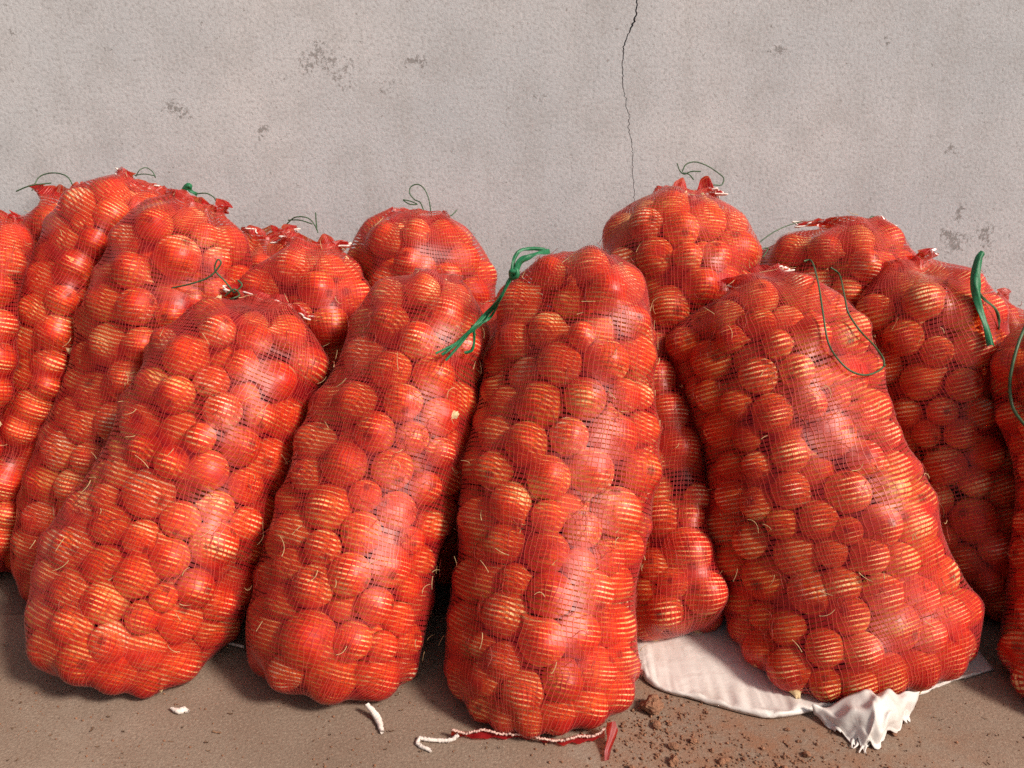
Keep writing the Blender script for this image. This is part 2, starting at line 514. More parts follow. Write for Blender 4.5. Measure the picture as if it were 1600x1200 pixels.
# ------------------------------------------------------------------ sacks: where each one stands
# key: bottom centre, top of the fill, half widths (bottom, middle, top), depth ratio, sideways bow of the middle
SACKS = {
    "F3": dict(p0=(.030, -.745, -.045), p1=(.122, -.375, .605), hw=(.152, .150, .138), dr=.86),
    "F4": dict(p0=(.568, -.650, -.040), p1=(.415, -.335, .565), hw=(.196, .178, .155), dr=.80),
    "F1": dict(p0=(-.635, -.690, .0), p1=(-.425, -.345, .520), hw=(.155, .163, .150), dr=.82),
    "F2": dict(p0=(-.302, -.712, -.005), p1=(-.128, -.345, .560), hw=(.146, .145, .115), dr=.84),
    "R5": dict(p0=(.905, -.745, -.030), p1=(.915, -.430, .500), hw=(.160, .120, .130), dr=.85, bow=.02),
    "R1": dict(p0=(.296, -.560, -.035), p1=(.318, -.150, .660), hw=(.145, .145, .158), dr=.86),
    "L4": dict(p0=(-.800, -.420, -.030), p1=(-.578, -.215, .667), hw=(.150, .145, .138), dr=.84),
    "L3": dict(p0=(-.995, -.360, -.020), p1=(-.708, -.130, .688), hw=(.145, .145, .135), dr=.84),
    "R3": dict(p0=(.895, -.470, -.030), p1=(.722, -.245, .572), hw=(.150, .148, .145), dr=.84),
    "M2": dict(p0=(-.425, -.370, -.020), p1=(-.372, -.230, .585), hw=(.130, .130, .142), dr=.84),
    "L1": dict(p0=(-1.110, -.460, -.020), p1=(-.945, -.245, .650), hw=(.145, .140, .130), dr=.84),
    "M3": dict(p0=(-.205, -.250, .0), p1=(-.180, -.130, .648), hw=(.140, .140, .162), dr=.82),
    "R2": dict(p0=(.600, -.250, .0), p1=(.645, -.135, .625), hw=(.145, .155, .195), dr=.68),
    "M4": dict(p0=(-.060, -.400, .0), p1=(-.055, -.220, .475), hw=(.110, .110, .100), dr=.84),
    "M1": dict(p0=(-.490, -.160, .0), p1=(-.480, -.105, .595), hw=(.110, .120, .120), dr=.80),
    "R4": dict(p0=(1.000, -.220, .0), p1=(.945, -.130, .480), hw=(.120, .120, .110), dr=.84),
    "L2": dict(p0=(-.950, -.130, .0), p1=(-.885, -.085, .655), hw=(.100, .100, .110), dr=.75),
    "R6": dict(p0=(1.240, -.640, -.030), p1=(1.170, -.360, .640), hw=(.165, .160, .145), dr=.84),  # unseen extra sack, added beyond the right edge to shade the right-hand sacks
}
WHERE = {   # short name of each sack for the onion labels, full label of the sack
    "F3": ("the centre front sack", "red net sack of onions at front centre with green ribbon tie"),
    "F4": ("the sack on white sheeting", "wide red net sack of onions standing on the white plastic sheeting"),
    "F1": ("the front left sack", "leftmost front row red net sack of onions, leaning right with puckered top"),
    "F2": ("the second front sack from left", "slanting red net sack of onions between front left and front centre sacks"),
    "R5": ("the sack cut by right edge", "red net sack of onions cut off by the right edge of the picture"),
    "R1": ("the tallest sack under the crack", "tall red net sack with two pointed ears below the wall crack"),
    "L4": ("the bulging sack behind front left", "tall red net sack directly behind the front left sack, rounded top"),
    "L3": ("the tall sack third from left", "tall red net sack near left edge with small wire loop at its top"),
    "R3": ("the shaded sack right of sheeting", "shadowed red net sack leaning left, right of the sack on white sheeting"),
    "M2": ("the sack behind front left shoulder", "red net sack with white drawstring peaks between two front left sacks"),
    "L1": ("the sack cut by left edge", "dim red net sack of onions cut off by the left edge"),
    "M3": ("the rounded sack with upright loop", "domed red net sack against the wall with an upright wire loop"),
    "R2": ("the low wall sack on the right", "domed red net sack at the wall behind the sack on white sheeting"),
    "M4": ("the hidden sack behind green ribbon", "mostly hidden red net sack showing beneath the hanging green ribbon"),
    "M1": ("the small sack top at wall", "small visible top of a red net sack at the wall, left of centre"),
    "R4": ("the dark sack with green strip", "dark shaded red net sack with an upright green strip at far right"),
    "R6": ("the added sack beyond right edge", "unseen red net sack added beyond the right edge to shade its neighbours"),
    "L2": ("the slack sack top at far left", "slack dark red net sack top with wide wire loop at far left wall"),
}


def unit(v): return v / np.linalg.norm(v)


def profile(sk, u):
    h = sk["hw"]
    return np.interp(u, [0, .25, .5, .75, 1], [h[0], (h[0] * .55 + h[1] * .45), h[1], (h[1] * .55 + h[2] * .45), h[2]])


def pack(sk, seed, ext_c, ext_r):
    r_ = np.random.default_rng(seed)
    p0, p1 = np.array(sk["p0"]), np.array(sk["p1"])
    L = np.linalg.norm(p1 - p0); t = (p1 - p0) / L
    ex = unit(np.array((1., 0, 0)) - t[0] * t); ey = np.cross(t, ex)
    sk.update(L=L, t=t, ex=ex, ey=ey)
    bow = sk.get("bow", 0.0)
    meanw = np.mean(sk["hw"])
    vol = math.pi * meanw ** 2 * sk["dr"] * L * 0.93
    rad = []
    tot = 0
    while tot < vol * 0.66:
        r = float(np.clip(r_.normal(0.0310, 0.0050), 0.0215, 0.043))
        rad.append(r); tot += 4.19 * r ** 3
    rad = np.array(sorted(rad, reverse=True))
    r_.shuffle(rad)
    n = len(rad)
    u = r_.uniform(0.05, 0.95, n); a = r_.uniform(0, 6.283, n); k = np.sqrt(r_.uniform(0, 1, n))
    w = profile(sk, u) - rad
    loc = np.stack([w * k * np.cos(a), w * sk["dr"] * k * np.sin(a), u * L], 1)
    F = np.stack([ex, ey, t])                                       # rows: local axes

    def to_world(lc):
        uu = np.clip(lc[:, 2] / L, 0, 1)
        return p0 + lc @ F + np.outer(4 * uu * (1 - uu) * bow, (1., 0, 0))
    if len(ext_c):
        mn, mx = to_world(loc).min(0) - .1, to_world(loc).max(0) + .1
        kk = np.all((ext_c > mn) & (ext_c < mx), axis=1)
        ext_c, ext_r = ext_c[kk], ext_r[kk]
    sumr = rad[:, None] + rad[None, :]
    ph_ = r_.uniform(0, 6.28, 3)
    for it in range(110):
        # between onions of this sack
        d = loc[:, None, :] - loc[None, :, :]
        dist = np.sqrt((d ** 2).sum(-1)) + 1e-9
        ov = np.maximum(sumr * 0.985 - dist, 0); np.fill_diagonal(ov, 0)
        loc = loc + 0.42 * ((ov / dist)[:, :, None] * d).sum(1)
        loc[:, 2] -= 0.0006                                          # settles
        # other sacks
        if len(ext_c):
            wpos = to_world(loc)
            d = wpos[:, None, :] - ext_c[None]
            dist = np.sqrt((d ** 2).sum(-1)) + 1e-9
            ov = np.maximum(rad[:, None] + ext_r[None] + 0.007 - dist, 0)
            push = 0.7 * ((ov / dist)[:, :, None] * d).sum(1)
            loc = loc + push @ F.T
        # the sack
        s = np.clip(loc[:, 2], rad * 0.95, L - rad * 0.9)
        loc[:, 2] = s
        uu = s / L
        endb = np.sqrt(np.clip(1 - (1 - np.clip(s / 0.08, 0, 1)) ** 2, 0.16, 1))
        endt = np.sqrt(np.clip(1 - (1 - np.clip((L - s) / 0.115, 0, 1)) ** 2, 0.25, 1))
        ang = np.arctan2(loc[:, 1], loc[:, 0])
        lump = 1 + .055 * np.sin(2 * ang + 9 * uu + ph_[0]) + .045 * np.sin(3 * ang - 13 * uu + ph_[1]) + .04 * np.sin(17 * uu + ph_[2])
        wa = np.maximum(lump * profile(sk, uu) * np.minimum(np.maximum(endb, .86), endt) - rad, 0.004)
        q = np.sqrt((loc[:, 0] / wa) ** 2 + (loc[:, 1] / (wa * sk["dr"])) ** 2)
        f = np.where(q > 1, 1 / np.maximum(q, 1e-6), 1)
        f = 1 - (1 - f) * 0.75
        loc[:, 0] *= f; loc[:, 1] *= f
        wpos = to_world(loc)
        dz = np.maximum(rad + 0.004 - wpos[:, 2], 0); dy = np.maximum(wpos[:, 1] + rad + 0.006, 0)
        cor = np.stack([np.zeros(n), -dy, dz], 1)
        loc = loc + cor @ F.T
    wpos = to_world(loc)
    # leave out those squeezed too deep into a neighbour
    d = np.sqrt(((wpos[:, None] - wpos[None]) ** 2).sum(-1)) + np.eye(n)
    bad = np.zeros(n, bool)
    for i in range(n):
        js = (d[i] < 0.66 * sumr[i]) & ~bad; js[i] = False
        if js.any(): bad[i] = True
    if len(ext_c):
        de = np.sqrt(((wpos[:, None] - ext_c[None]) ** 2).sum(-1))
        bad |= (de < (rad[:, None] + ext_r[None]) * 0.90).any(1)
    bad |= (wpos[:, 2] < rad * .8) | (wpos[:, 1] > -rad * .8)
    return wpos[~bad], rad[~bad]


NTH = 150


def key_ear(sk): return sk.get('ears', 0) > .03


def envelope(sk, C, R):
    """taut net over the onions: grid of points (rows from bottom pole to hem, columns round)"""
    p0, t, ex, ey, L = np.array(sk["p0"]), sk["t"], sk["ex"], sk["ey"], sk["L"]
    bow = sk.get("bow", 0.0)
    hw = np.mean(sk["hw"])
    loc = (C - p0)
    s_all = loc @ t
    smax = (s_all + R).max(); smin = (s_all - R).min()
    sb, st = smin + 0.085, smax - 0.085
    th = np.linspace(0, 2 * np.pi, NTH, endpoint=False)
    rad_dir = np.cos(th)[:, None] * ex + np.sin(th)[:, None] * ey
    rows_s, rows_a = [], []
    for a in np.linspace(-88, -4, 24): rows_s.append(sb); rows_a.append(math.radians(a))
    nm = int((st - sb) / 0.0055)
    for s in np.linspace(sb, st, nm): rows_s.append(s); rows_a.append(0.0)
    for a in np.linspace(4, 62, 15): rows_s.append(st); rows_a.append(math.radians(a))
    rs, ra = np.array(rows_s), np.array(rows_a)
    uu = np.clip(rs / L, 0, 1)
    O = p0 + rs[:, None] * t + np.outer(4 * uu * (1 - uu) * bow, (1., 0, 0))
    # flatter rays at the ends follow the cross-section
    D = np.cos(ra)[:, None, None] * rad_dir[None] + np.sin(ra)[:, None, None] * t
    nr = len(rs)
    best = np.full((nr, NTH), 0.03)
    for c, r in zip(C, R + 0.0008):
        oc = c - O
        b = D @ c - np.einsum('ijk,ik->ij', D, O)
        disc = r * r - (oc ** 2).sum(-1)[:, None] + b * b
        hit = disc > 0
        tt = b + np.sqrt(np.where(hit, disc, 0))
        best = np.maximum(best, np.where(hit & (tt > 0), tt, 0))
    r_ = best.copy()
    # hull-like tightening: wide first, then fine
    for it in range(105):
        avg = 0.25 * (np.roll(r_, 1, 1) + np.roll(r_, -1, 1)) + 0.25 * (np.vstack([r_[:1], r_[:-1]]) + np.vstack([r_[1:], r_[-1:]]))
        r_ = np.maximum(best, avg)
    r_[0] = r_[0].mean()
    P = O[:, None] + r_[..., None] * D
    # hem: gathered flat mouth above the fill
    ruf_seed = sk["seed"]
    nz = np.random.default_rng(ruf_seed + 5)
    hx = sk.get("hemw", .42) * sk["hw"][2]; hy = 0.022
    hs_ = smax + sk.get("hemh", 0.006)
    mouth_c = p0 + hs_ * t + sk.get("hemx", 0.0) * ex + sk.get("hemy", 0.0) * ey
    ph = nz.uniform(0, 6.28, 3)
    pleat = 0.006 * np.sin(9 * th + ph[0]) + 0.004 * np.sin(17 * th + ph[1])
    rise = (0.012 if key_ear(sk) else 0.003) * np.cos(2 * th) + 0.006 * np.sin(3 * th + ph[2])
    mouth = mouth_c + ((hx + pleat) * np.cos(th))[:, None] * ex + ((hy + pleat * 0.8) * np.sin(th))[:, None] * ey + rise[:, None] * t
    nb = 12
    k = np.linspace(0, 1, nb + 1)[1:]
    Bl = P[-1][None] * (1 - k)[:, None, None] + mouth[None] * k[:, None, None]
    Bl += (np.sin(np.pi * k) * 0.012)[:, None, None] * t
    ears = sk.get("ears", 0.0)
    hh = 0.008 + 0.004 * np.sin(3 * th + ph[0]) + 0.003 * np.sin(7 * th + ph[1]) + ears * np.exp(-((np.abs(np.cos(th)) - 0.5) / 0.24) ** 2)
    cen = mouth.mean(0)
    Hm = np.stack([cen + (mouth - cen) * (1 - .30 * k2 + .10 * k2 * np.sin(9 * th + ph[2]))[:, None] + (k2 * hh)[:, None] * t for k2 in np.linspace(0, 1, 6)[1:]])
    P = np.vstack([P, Bl, Hm])
    nb += 5
    Dn = np.vstack([D, np.repeat((rad_dir * .6 + t * .8)[None], nb, 0)])
    # keep outside of every onion
    top = len(rs) - 4
    for _ in range(3):
        Q = P[top:]
        for c, r in zip(C[s_all > smax - .2], R[s_all > smax - .2] + .002):
            d = Q - c
            dist = np.sqrt((d ** 2).sum(-1)) + 1e-9
            m = dist < r
            if m.any(): Q[m] = c + d[m] * (r / dist[m])[:, None]
        Q[1:-1] = 0.5 * Q[1:-1] + 0.25 * (Q[:-2] + Q[2:])
        P[top:] = Q
    P[..., 2] = np.maximum(P[..., 2], 0.003 + 0.001 * np.abs(np.cos(3 * th))[None])
    P[..., 1] = np.minimum(P[..., 1], -0.003)
    return P, Dn


def net_meshes(key, sk, P, D, root, detail):
    nr = len(P)
    seg = np.linalg.norm(np.diff(P, axis=0), axis=2).mean(1)
    arc = np.concatenate([[0], np.cumsum(seg)])
    pitch = 0.0071
    nt = int((arc[-1] - 0.012) / pitch)
    r_ = np.random.default_rng(sk["seed"] + 77)
    step = 1 if detail else 2
    cols = np.arange(0, NTH, step)
    nc = len(cols)
    drift = smooth_noise(nt, nc, 9, 7, sk["seed"] + 1) * 0.0052 + smooth_noise(nt, nc, 30, 22, sk["seed"] + 2) * 0.0011
    tilt = r_.normal(0, 0.010) * np.cos(2 * np.pi * np.arange(nc) / nc + r_.uniform(0, 6.28))
    width = 0.37 + 0.055 * smooth_noise(nt, nc, 24, 16, sk["seed"] + 3) + 0.05 * smooth_noise(nt, nc, 60, 60, sk["seed"] + 4)
    width += r_.normal(0, 0.025, nt)[:, None]
    # here and there the weft has slipped and the gap stands open
    slip = smooth_noise(nt, nc, 22, 13, sk["seed"] + 6)
    width = np.where(slip > 0.35, width - 0.30 * (slip - 0.35), width)
    width = np.clip(width, 0.17, 0.47)
    lift = smooth_noise(nt, nc, 40, 40, sk["seed"] + 8) * 0.0005 + 0.0006 + r_.normal(0, 0.00015, (nt, nc))
    lift2 = lift * 0.5 + smooth_noise(nt, nc, nt // 2, 50, sk["seed"] + 18) * 0.0005 + r_.normal(0, 0.00015, (nt, nc))
    cl = np.arange(nc)[None] / nc
    for k in range(9):
        a0, c0, sl, am, wd = r_.uniform(.05, .95) * nt, r_.random(), r_.normal(0, 60), r_.uniform(.003, .007), r_.uniform(2.5, 5.0)
        dc = (cl - c0 + .5) % 1 - .5
        x_ = (np.arange(nt)[:, None] - a0 - sl * dc) / wd
        drift = drift - am * x_ * np.exp(-x_ ** 2) * np.exp(-(dc / .13) ** 2)
    ctr = 0.008 + pitch * np.arange(nt)[:, None] + drift + tilt[None]
    jj = np.broadcast_to(cols, (nt, nc))

    def sample(a, j, lf):
        f = np.interp(np.clip(a, 0.002, arc[-1] - 1e-5), arc, np.arange(nr))
        i = np.minimum(f.astype(int), nr - 2); w = (f - i)[..., None]
        return P[i, j] * (1 - w) + P[i + 1, j] * w + D[i, j] * lf[..., None]
    lo = sample(ctr - width * pitch, jj, lift)
    hi = sample(ctr + width * pitch, jj, lift2)
    V = np.stack([lo, hi], 1).reshape(-1, 3)                          # per tape: lower ring, upper ring
    base = (np.arange(nt) * 2 * nc)[:, None]
    j = np.arange(nc)[None]
    q = np.stack([base + j, base + (j + 1) % nc, base + nc + (j + 1) % nc, base + nc + j], -1).reshape(-1, 4)
    me = make_mesh("netting_tape", V, q, M_TAPE)
    vv = np.clip(0.5 + 0.35 * smooth_noise(nt, nc, 30, 20, sk["seed"] + 20) + r_.normal(0, .12, (nt, 1)), 0, 1)
    set_var(me, np.repeat(vv[:, None], 2, 1))
    tag(add_obj("netting_tape", me, root), kind="stuff")
    # warp threads
    nth = 132
    na = nt if detail else nt // 2
    a = np.linspace(0.02, arc[-1] - 0.004, na)
    f = np.interp(a, arc, np.arange(nr)); i = np.minimum(f.astype(int), nr - 2); w = (f - i)
    cw = (np.arange(nth) * NTH / nth)[None] + (smooth_noise(na, nth, 12, 18, sk["seed"] + 9) * 1.9 + smooth_noise(na, nth, 60, 132, sk["seed"] + 10) * 0.35)
    circ = np.linalg.norm(np.roll(P, -1, 1) - P, axis=2).mean(1)
    hwid = (0.00048 / np.maximum(circ[i], 1e-4))[:, None]

    def samp2(cc):
        cc = cc % NTH
        c0 = cc.astype(int) % NTH; c1 = (c0 + 1) % NTH; g = (cc - np.floor(cc))[..., None]
        ii = i[:, None]; ww = w[:, None, None]
        A = P[ii, c0] * (1 - g) + P[ii, c1] * g
        B = P[ii + 1, c0] * (1 - g) + P[ii + 1, c1] * g
        return A * (1 - ww) + B * ww + D[ii, c0] * 0.0012
    A, B = samp2(cw - hwid), samp2(cw + hwid)
    V = np.stack([A, B], 2).reshape(na, nth * 2, 3)
    i0, j0 = np.meshgrid(np.arange(na - 1), np.arange(nth), indexing="ij")
    q = np.stack([i0 * nth * 2 + j0 * 2, i0 * nth * 2 + j0 * 2 + 1, (i0 + 1) * nth * 2 + j0 * 2 + 1, (i0 + 1) * nth * 2 + j0 * 2], -1).reshape(-1, 4)
    me = make_mesh("netting_thread", V.reshape(-1, 3), q, M_THREAD)
    set_var(me, np.repeat(np.tile(r_.uniform(.2, .9, nth), na), 2))
    tag(add_obj("netting_thread", me, root), kind="stuff")
    # hem band with its drawstring
    t = sk["t"]
    th = np.linspace(0, 2 * np.pi, NTH, endpoint=False)
    ph = r_.uniform(0, 6.28, 4)
    rows = P[-8:] - D[-8:] * 0.0008
    ring = P[-6]
    cen = ring.mean(0)
    me = make_mesh("hem", rows.reshape(-1, 3), grid_quads(8, NTH, True), M_HEM)
    hem = add_obj("hem", me, root)
    path = ring + (0.0016 + 0.0042 * np.sin(11 * th + ph[0]))[:, None] * unit_rows(ring - cen) + (0.003 * np.sin(5 * th))[:, None] * t
    v, qd = tube(np.vstack([path, path[:2]]), 0.0015, 6)
    if key in ("F1", "F4", "R1", "M2", "R2", "M1", "L3"):
        add_obj("drawstring", make_mesh("drawstring", v, qd, M_STRING), hem)
    return ring


def set_var(me, vals):
    a_ = me.attributes.new("var", 'FLOAT', 'POINT')
    a_.data.foreach_set("value", np.ascontiguousarray(vals, np.float32).ravel())


def unit_rows(v): return v / (np.linalg.norm(v, axis=1)[:, None] + 1e-9)


def fibres(sk, P, D, root, n, seed):
    """stray dry roots and frayed strands caught in the net"""
    r_ = np.random.default_rng(seed)
    pl = Pile(); pr = Pile()
    for k in range(n):
        i = int(r_.integers(25, len(P) - 14)); j = int(r_.integers(0, NTH))
        if D[i, j][1] > 0.2: continue
        b = P[i, j] + D[i, j] * 0.002
        tang = unit(np.cross(D[i, j], r_.normal(0, 1, 3)))
        ln = r_.uniform(0.008, 0.03)
        bow = unit(np.cross(tang, D[i, j]))
        s = np.linspace(0, 1, 6)[:, None]
        path = b + tang * ln * s + D[i, j] * (0.004 + 0.010 * r_.random() * s ** 2) + bow * ln * r_.normal(0, .5) * s * (1 - s)
        v, q = tube(path, np.linspace(0.0006, 0.0003, 6), 4)
        (pl if r_.random() < .6 else pr).add(v, q)
    for k in range(n):
        i, j = float(r_.integers(30, len(P) - 20)), float(r_.integers(0, NTH))
        if D[int(i), int(j)][1] > 0.1: continue
        pts, a = [], r_.uniform(0, 6.28)
        for m in range(int(r_.integers(6, 14))):
            pts.append(P[int(i), int(j) % NTH] + D[int(i), int(j) % NTH] * r_.uniform(.0015, .0032))
            a += r_.normal(0, 1.0)
            i = float(np.clip(i + 1.1 * math.sin(a), 25, len(P) - 12)); j = (j + 1.1 * math.cos(a)) % NTH
        v, q = tube(catmull(pts, 3), .00038, 4)
        pr.add(v, q)
    if pl.v: tag(add_obj("dry_root_fibre", pl.mesh("dry_root_fibre", M_STRAW), root), kind="stuff")
    if pr.v: tag(add_obj("frayed_strand", pr.mesh("frayed_strand", M_THREAD), root), kind="stuff")


# hem details seen in the photograph
SACKS["R1"].update(ears=.034, hemw=.36, hemh=.016, hemx=.026)
SACKS["F1"].update(ears=.016, hemw=.55, hemh=.012)
SACKS["F4"].update(ears=.014, hemw=.55, hemx=-.02, hemh=.010)
SACKS["M2"].update(ears=.014, hemw=.50, hemh=.012)
SACKS["L2"].update(ears=.014, hemw=.60, hemh=.020)
SACKS["F3"].update(hemw=.4, hemy=.04, hemh=-.012)
SACKS["F2"].update(hemw=.35, hemh=.0)
SACKS["R2"].update(hemw=.5, hemh=-.01)
SACKS["M3"].update(hemw=.35, hemh=-.012)

ORDER = ["F3", "F4", "F1", "F2", "R5", "R1", "L4", "L3", "R3", "M2", "L1", "M3", "R2", "M4", "M1", "R4", "L2", "R6"]
ext_c, ext_r = np.zeros((0, 3)), np.zeros(0)
ALL = []                                                       # (sack, centre, radius)
ROOTS = {}
GRIDS = {}
for n, key in enumerate(ORDER):
    sk = SACKS[key]
    sk["seed"] = 1000 + 37 * n
    C, R = pack(sk, 500 + n, ext_c, ext_r)
    ext_c, ext_r = np.vstack([ext_c, C]), np.concatenate([ext_r, R])
    root = bpy.data.objects.new("onion_sack", None)
    COL.objects.link(root)
    root.location = (sk["p0"][0], sk["p0"][1], 0)
    root.empty_display_size = 0.05
    tag(root, WHERE[key][1], "sack", "red net sacks of onions along the wall")
    ROOTS[key] = root
    P, D = envelope(sk, C, R)
    GRIDS[key] = (P, D)
    net_meshes(key, sk, P, D, root, key in ("F1", "F2", "F3", "F4", "R1", "L3", "L4", "R3", "M2"))
    fibres(sk, P, D, root, 120 if key[0] == "F" else 50, 300 + n)
    axis0 = np.array(sk["p0"])
    for c, r in zip(C, R): ALL.append((key, c, r))

# ------------------------------------------------------------------ onions: the 300 that show largest are things of their own
keys = np.array([a[0] for a in ALL]); CC = np.array([a[1] for a in ALL]); RR = np.array([a[2] for a in ALL])
W_, H_ = 533, 400
sc_ = W_ / 1600
rel = CC - np.array((0, CAM_Y, CAM_Z))
fw = rel[:, 1] * math.cos(PITCH) - rel[:, 2] * math.sin(PITCH)
upv = rel[:, 1] * math.sin(PITCH) + rel[:, 2] * math.cos(PITCH)
PX = (800 + FPX * rel[:, 0] / fw) * sc_; PY = (600 - FPX * upv / fw) * sc_; PR = FPX * RR / fw * sc_
idb = np.full((H_, W_), -1); zb = np.full((H_, W_), 1e9)
for i in np.argsort(fw):
    x0, x1 = int(max(0, PX[i] - PR[i])), int(min(W_ - 1, PX[i] + PR[i] + 1))
    y0, y1 = int(max(0, PY[i] - PR[i])), int(min(H_ - 1, PY[i] + PR[i] + 1))
    if x1 <= x0 or y1 <= y0: continue
    yy, xx = np.mgrid[y0:y1, x0:x1]
    d2 = ((xx - PX[i]) ** 2 + (yy - PY[i]) ** 2) / PR[i] ** 2
    z = fw[i] - RR[i] * np.sqrt(np.clip(1 - d2, 0, 1))
    m = (d2 < 1) & (z < zb[y0:y1, x0:x1])
    zb[y0:y1, x0:x1][m] = z[m]; idb[y0:y1, x0:x1][m] = i
area = np.bincount(idb[idb >= 0], minlength=len(ALL))
chosen = set(np.argsort(-area)[:300])

SIDE = ["left edge", "left half", "middle", "right half", "right edge"]
LEVEL = ["at the bottom", "an eighth up", "a quarter up", "three eighths up", "halfway up", "five eighths up", "three quarters up", "at the top"]
zones = {}
PILEV = dict(v=[], q=[], t=[], uv=[], rnd=[]); off = 0
orient = []
orng = np.random.default_rng(77)
for i, (key, c, r) in enumerate(ALL):
    sk = SACKS[key]
    s = np.dot(c - np.array(sk["p0"]), sk["t"])
    outv = c - (np.array(sk["p0"]) + s * sk["t"]); outv = outv / (np.linalg.norm(outv) + 1e-6)
    poke = orng.random() < 0.025
    for _ in range(24):
        ax = unit(orng.normal(0, 1, 3))
        if poke or np.dot(ax, outv) < 0.12: break
    rot = Vector(ax).to_track_quat('Z', 'Y').to_matrix() @ Matrix.Rotation(orng.uniform(0, 6.28), 3, 'Z')
    var = int(orng.integers(0, 8))
    orient.append((rot, var, orng.random(), s / sk["L"], np.dot(c - np.array(sk["p0"]) - s * sk["t"], sk["ex"])))
    if i in chosen:
        span = SACKS[key]["hw"][1]
        sd_ = int(np.clip(round((orient[-1][4] / span + 0.9) / 1.8 * 4), 0, 4))
        lv = int(np.clip(round(orient[-1][3] * 7.4), 0, 7))
        zones.setdefault((key, sd_, lv), []).append(i)
    else:
        v, q, t, uv = (MID if area[i] > 0 else LOW)[var]
        vw = (v * r) @ np.array(rot).T + c
        PILEV["v"].append(vw); PILEV["q"].append(q + off); PILEV["t"].append(t + off); PILEV["uv"].append(uv)
        PILEV["rnd"].append(np.full(len(v), orng.random())); off += len(v)

for (key, sd_, lv), ids in zones.items():
    ids = sorted(ids, key=lambda i: -RR[i])
    for k, i in enumerate(ids):
        rot, var, rn, u, lx = orient[i]
        o = bpy.data.objects.new("onion", HI_MESH[var])
        COL.objects.link(o)
        o.matrix_world = Matrix.Translation(Vector(CC[i])) @ rot.to_4x4() @ Matrix.Scale(float(RR[i]), 4)
        first = {1: [""], 2: ["larger ", "smaller "], 3: ["largest ", "mid sized ", "smallest "]}.get(len(ids), ["largest ", "second largest ", "third largest ", "fourth largest ", "fifth largest ", "sixth largest "] + ["smallest "] * 9)[k]
        tag(o, f"{first}brown onion {LEVEL[lv]}, {SIDE[sd_]} of {WHERE[key][0]}", "onion", "brown onions inside the net sacks")

me = make_mesh("onion_fill", np.vstack(PILEV["v"]), np.vstack(PILEV["q"]), M_ONION, True, np.vstack(PILEV["t"]))
set_uv(me, np.vstack(PILEV["uv"]))
at_ = me.attributes.new("rnd", 'FLOAT', 'POINT')
at_.data.foreach_set("value", np.concatenate(PILEV["rnd"]).astype(np.float32))
tag(add_obj("onion_fill", me), "remaining brown onions packed deep inside and in the rear net sacks", "onions", kind="stuff")


# ------------------------------------------------------------------ ties
SURF = np.vstack([g_[0][::2, ::2].reshape(-1, 3) for g_ in GRIDS.values()])
_r = SURF - np.array((0, CAM_Y, CAM_Z))
_f = _r[:, 1] * math.cos(PITCH) - _r[:, 2] * math.sin(PITCH)
SPX = 800 + FPX * _r[:, 0] / _f
SPY = 600 - FPX * (_r[:, 1] * math.sin(PITCH) + _r[:, 2] * math.cos(PITCH)) / _f


def over(px, py, gap=.004, lim=-.02):
    """depth at which a strand lying on the sacks runs: just in front of the nearest net there"""
    m = (np.abs(SPX - px) < 11) & (np.abs(SPY - py) < 11)
    return (px, py, (SURF[m, 1].min() if m.any() else lim) - gap)


def twine(key, pts, rad=0.0013, mat=M_GREEN, name="tie_twine"):
    """pts: (px, py, Y) through which the twine runs"""
    path = catmull([at(*p) for p in pts], 8)
    v, q = tube(path, rad, 6)
    return v, q


def add_twines(key, lists, rad=0.0014, mat=M_GREEN, name="tie_twine"):
    for pts in lists:
        v, q = twine(key, pts, rad)
        add_obj(name, make_mesh(name, v, q, mat), ROOTS[key])


def ribbon(path, width, mat, name, root, twist=0.0, seed=0):
    """flat woven strip with thickness and a crease along it"""
    path = catmull(path, 8)
    n = len(path)
    T = unit_rows(np.gradient(path, axis=0))
    toward = unit_rows(np.array((0, CAM_Y, CAM_Z)) - path)
    side = unit_rows(np.cross(T, np.tile((0.25, -0.9, 0.35), (n, 1))))
    nor = np.cross(side, T)
    a = twist * np.linspace(0, 1, n) + 0.5 * np.sin(np.linspace(0, 9, n) + seed)
    s2 = side * np.cos(a)[:, None] + nor * np.sin(a)[:, None]
    n2 = np.cross(s2, T)
    wv = np.broadcast_to(width, (n,))
    cr = np.linspace(-1, 1, 7)
    wob = np.sin(np.linspace(0, 14, n)[:, None] + cr[None] * 3 + seed) * 0.12
    top = path[:, None] + (s2[:, None] * cr[None, :, None] + n2[:, None] * (0.35 * np.cos(cr * 3)[None] + wob)[..., None]) * wv[:, None, None] * .5
    bot = top - n2[:, None] * 0.0008
    V = np.concatenate([top, bot[:, ::-1]], 1).reshape(-1, 3)
    return add_obj(name, make_mesh(name, V, grid_quads(n, 14, True), mat), root)


add_twines("F1", [[(268, 450, -.36), (300, 443, -.37), (328, 432, -.37), (345, 412, -.37), (340, 406, -.37), (336, 422, -.37), (352, 440, -.37), (366, 458, -.38)],
                  [(352, 462, -.38), (366, 452, -.385), (374, 461, -.38), (364, 466, -.39), (352, 470, -.38)],
                  [(366, 458, -.38), (378, 446, -.375), (372, 438, -.37)]], 0.0015)
add_twines("L3", [[(212, 276, -.10), (218, 266, -.10), (228, 262, -.09), (238, 268, -.09), (243, 278, -.10)],
                  [(210, 274, -.10), (226, 272, -.10), (243, 275, -.10)]], 0.0010)
ribbon([at(268, 304, -.10), at(282, 299, -.11), at(294, 290, -.115), at(299, 297, -.11), at(308, 303, -.10)], 0.011, M_RIBBON, "tie_ribbon", ROOTS["L4"], .6)
add_twines("L4", [[(305, 303, -.13), (322, 302, -.13), (334, 308, -.13), (337, 314, -.13)]], 0.0013)
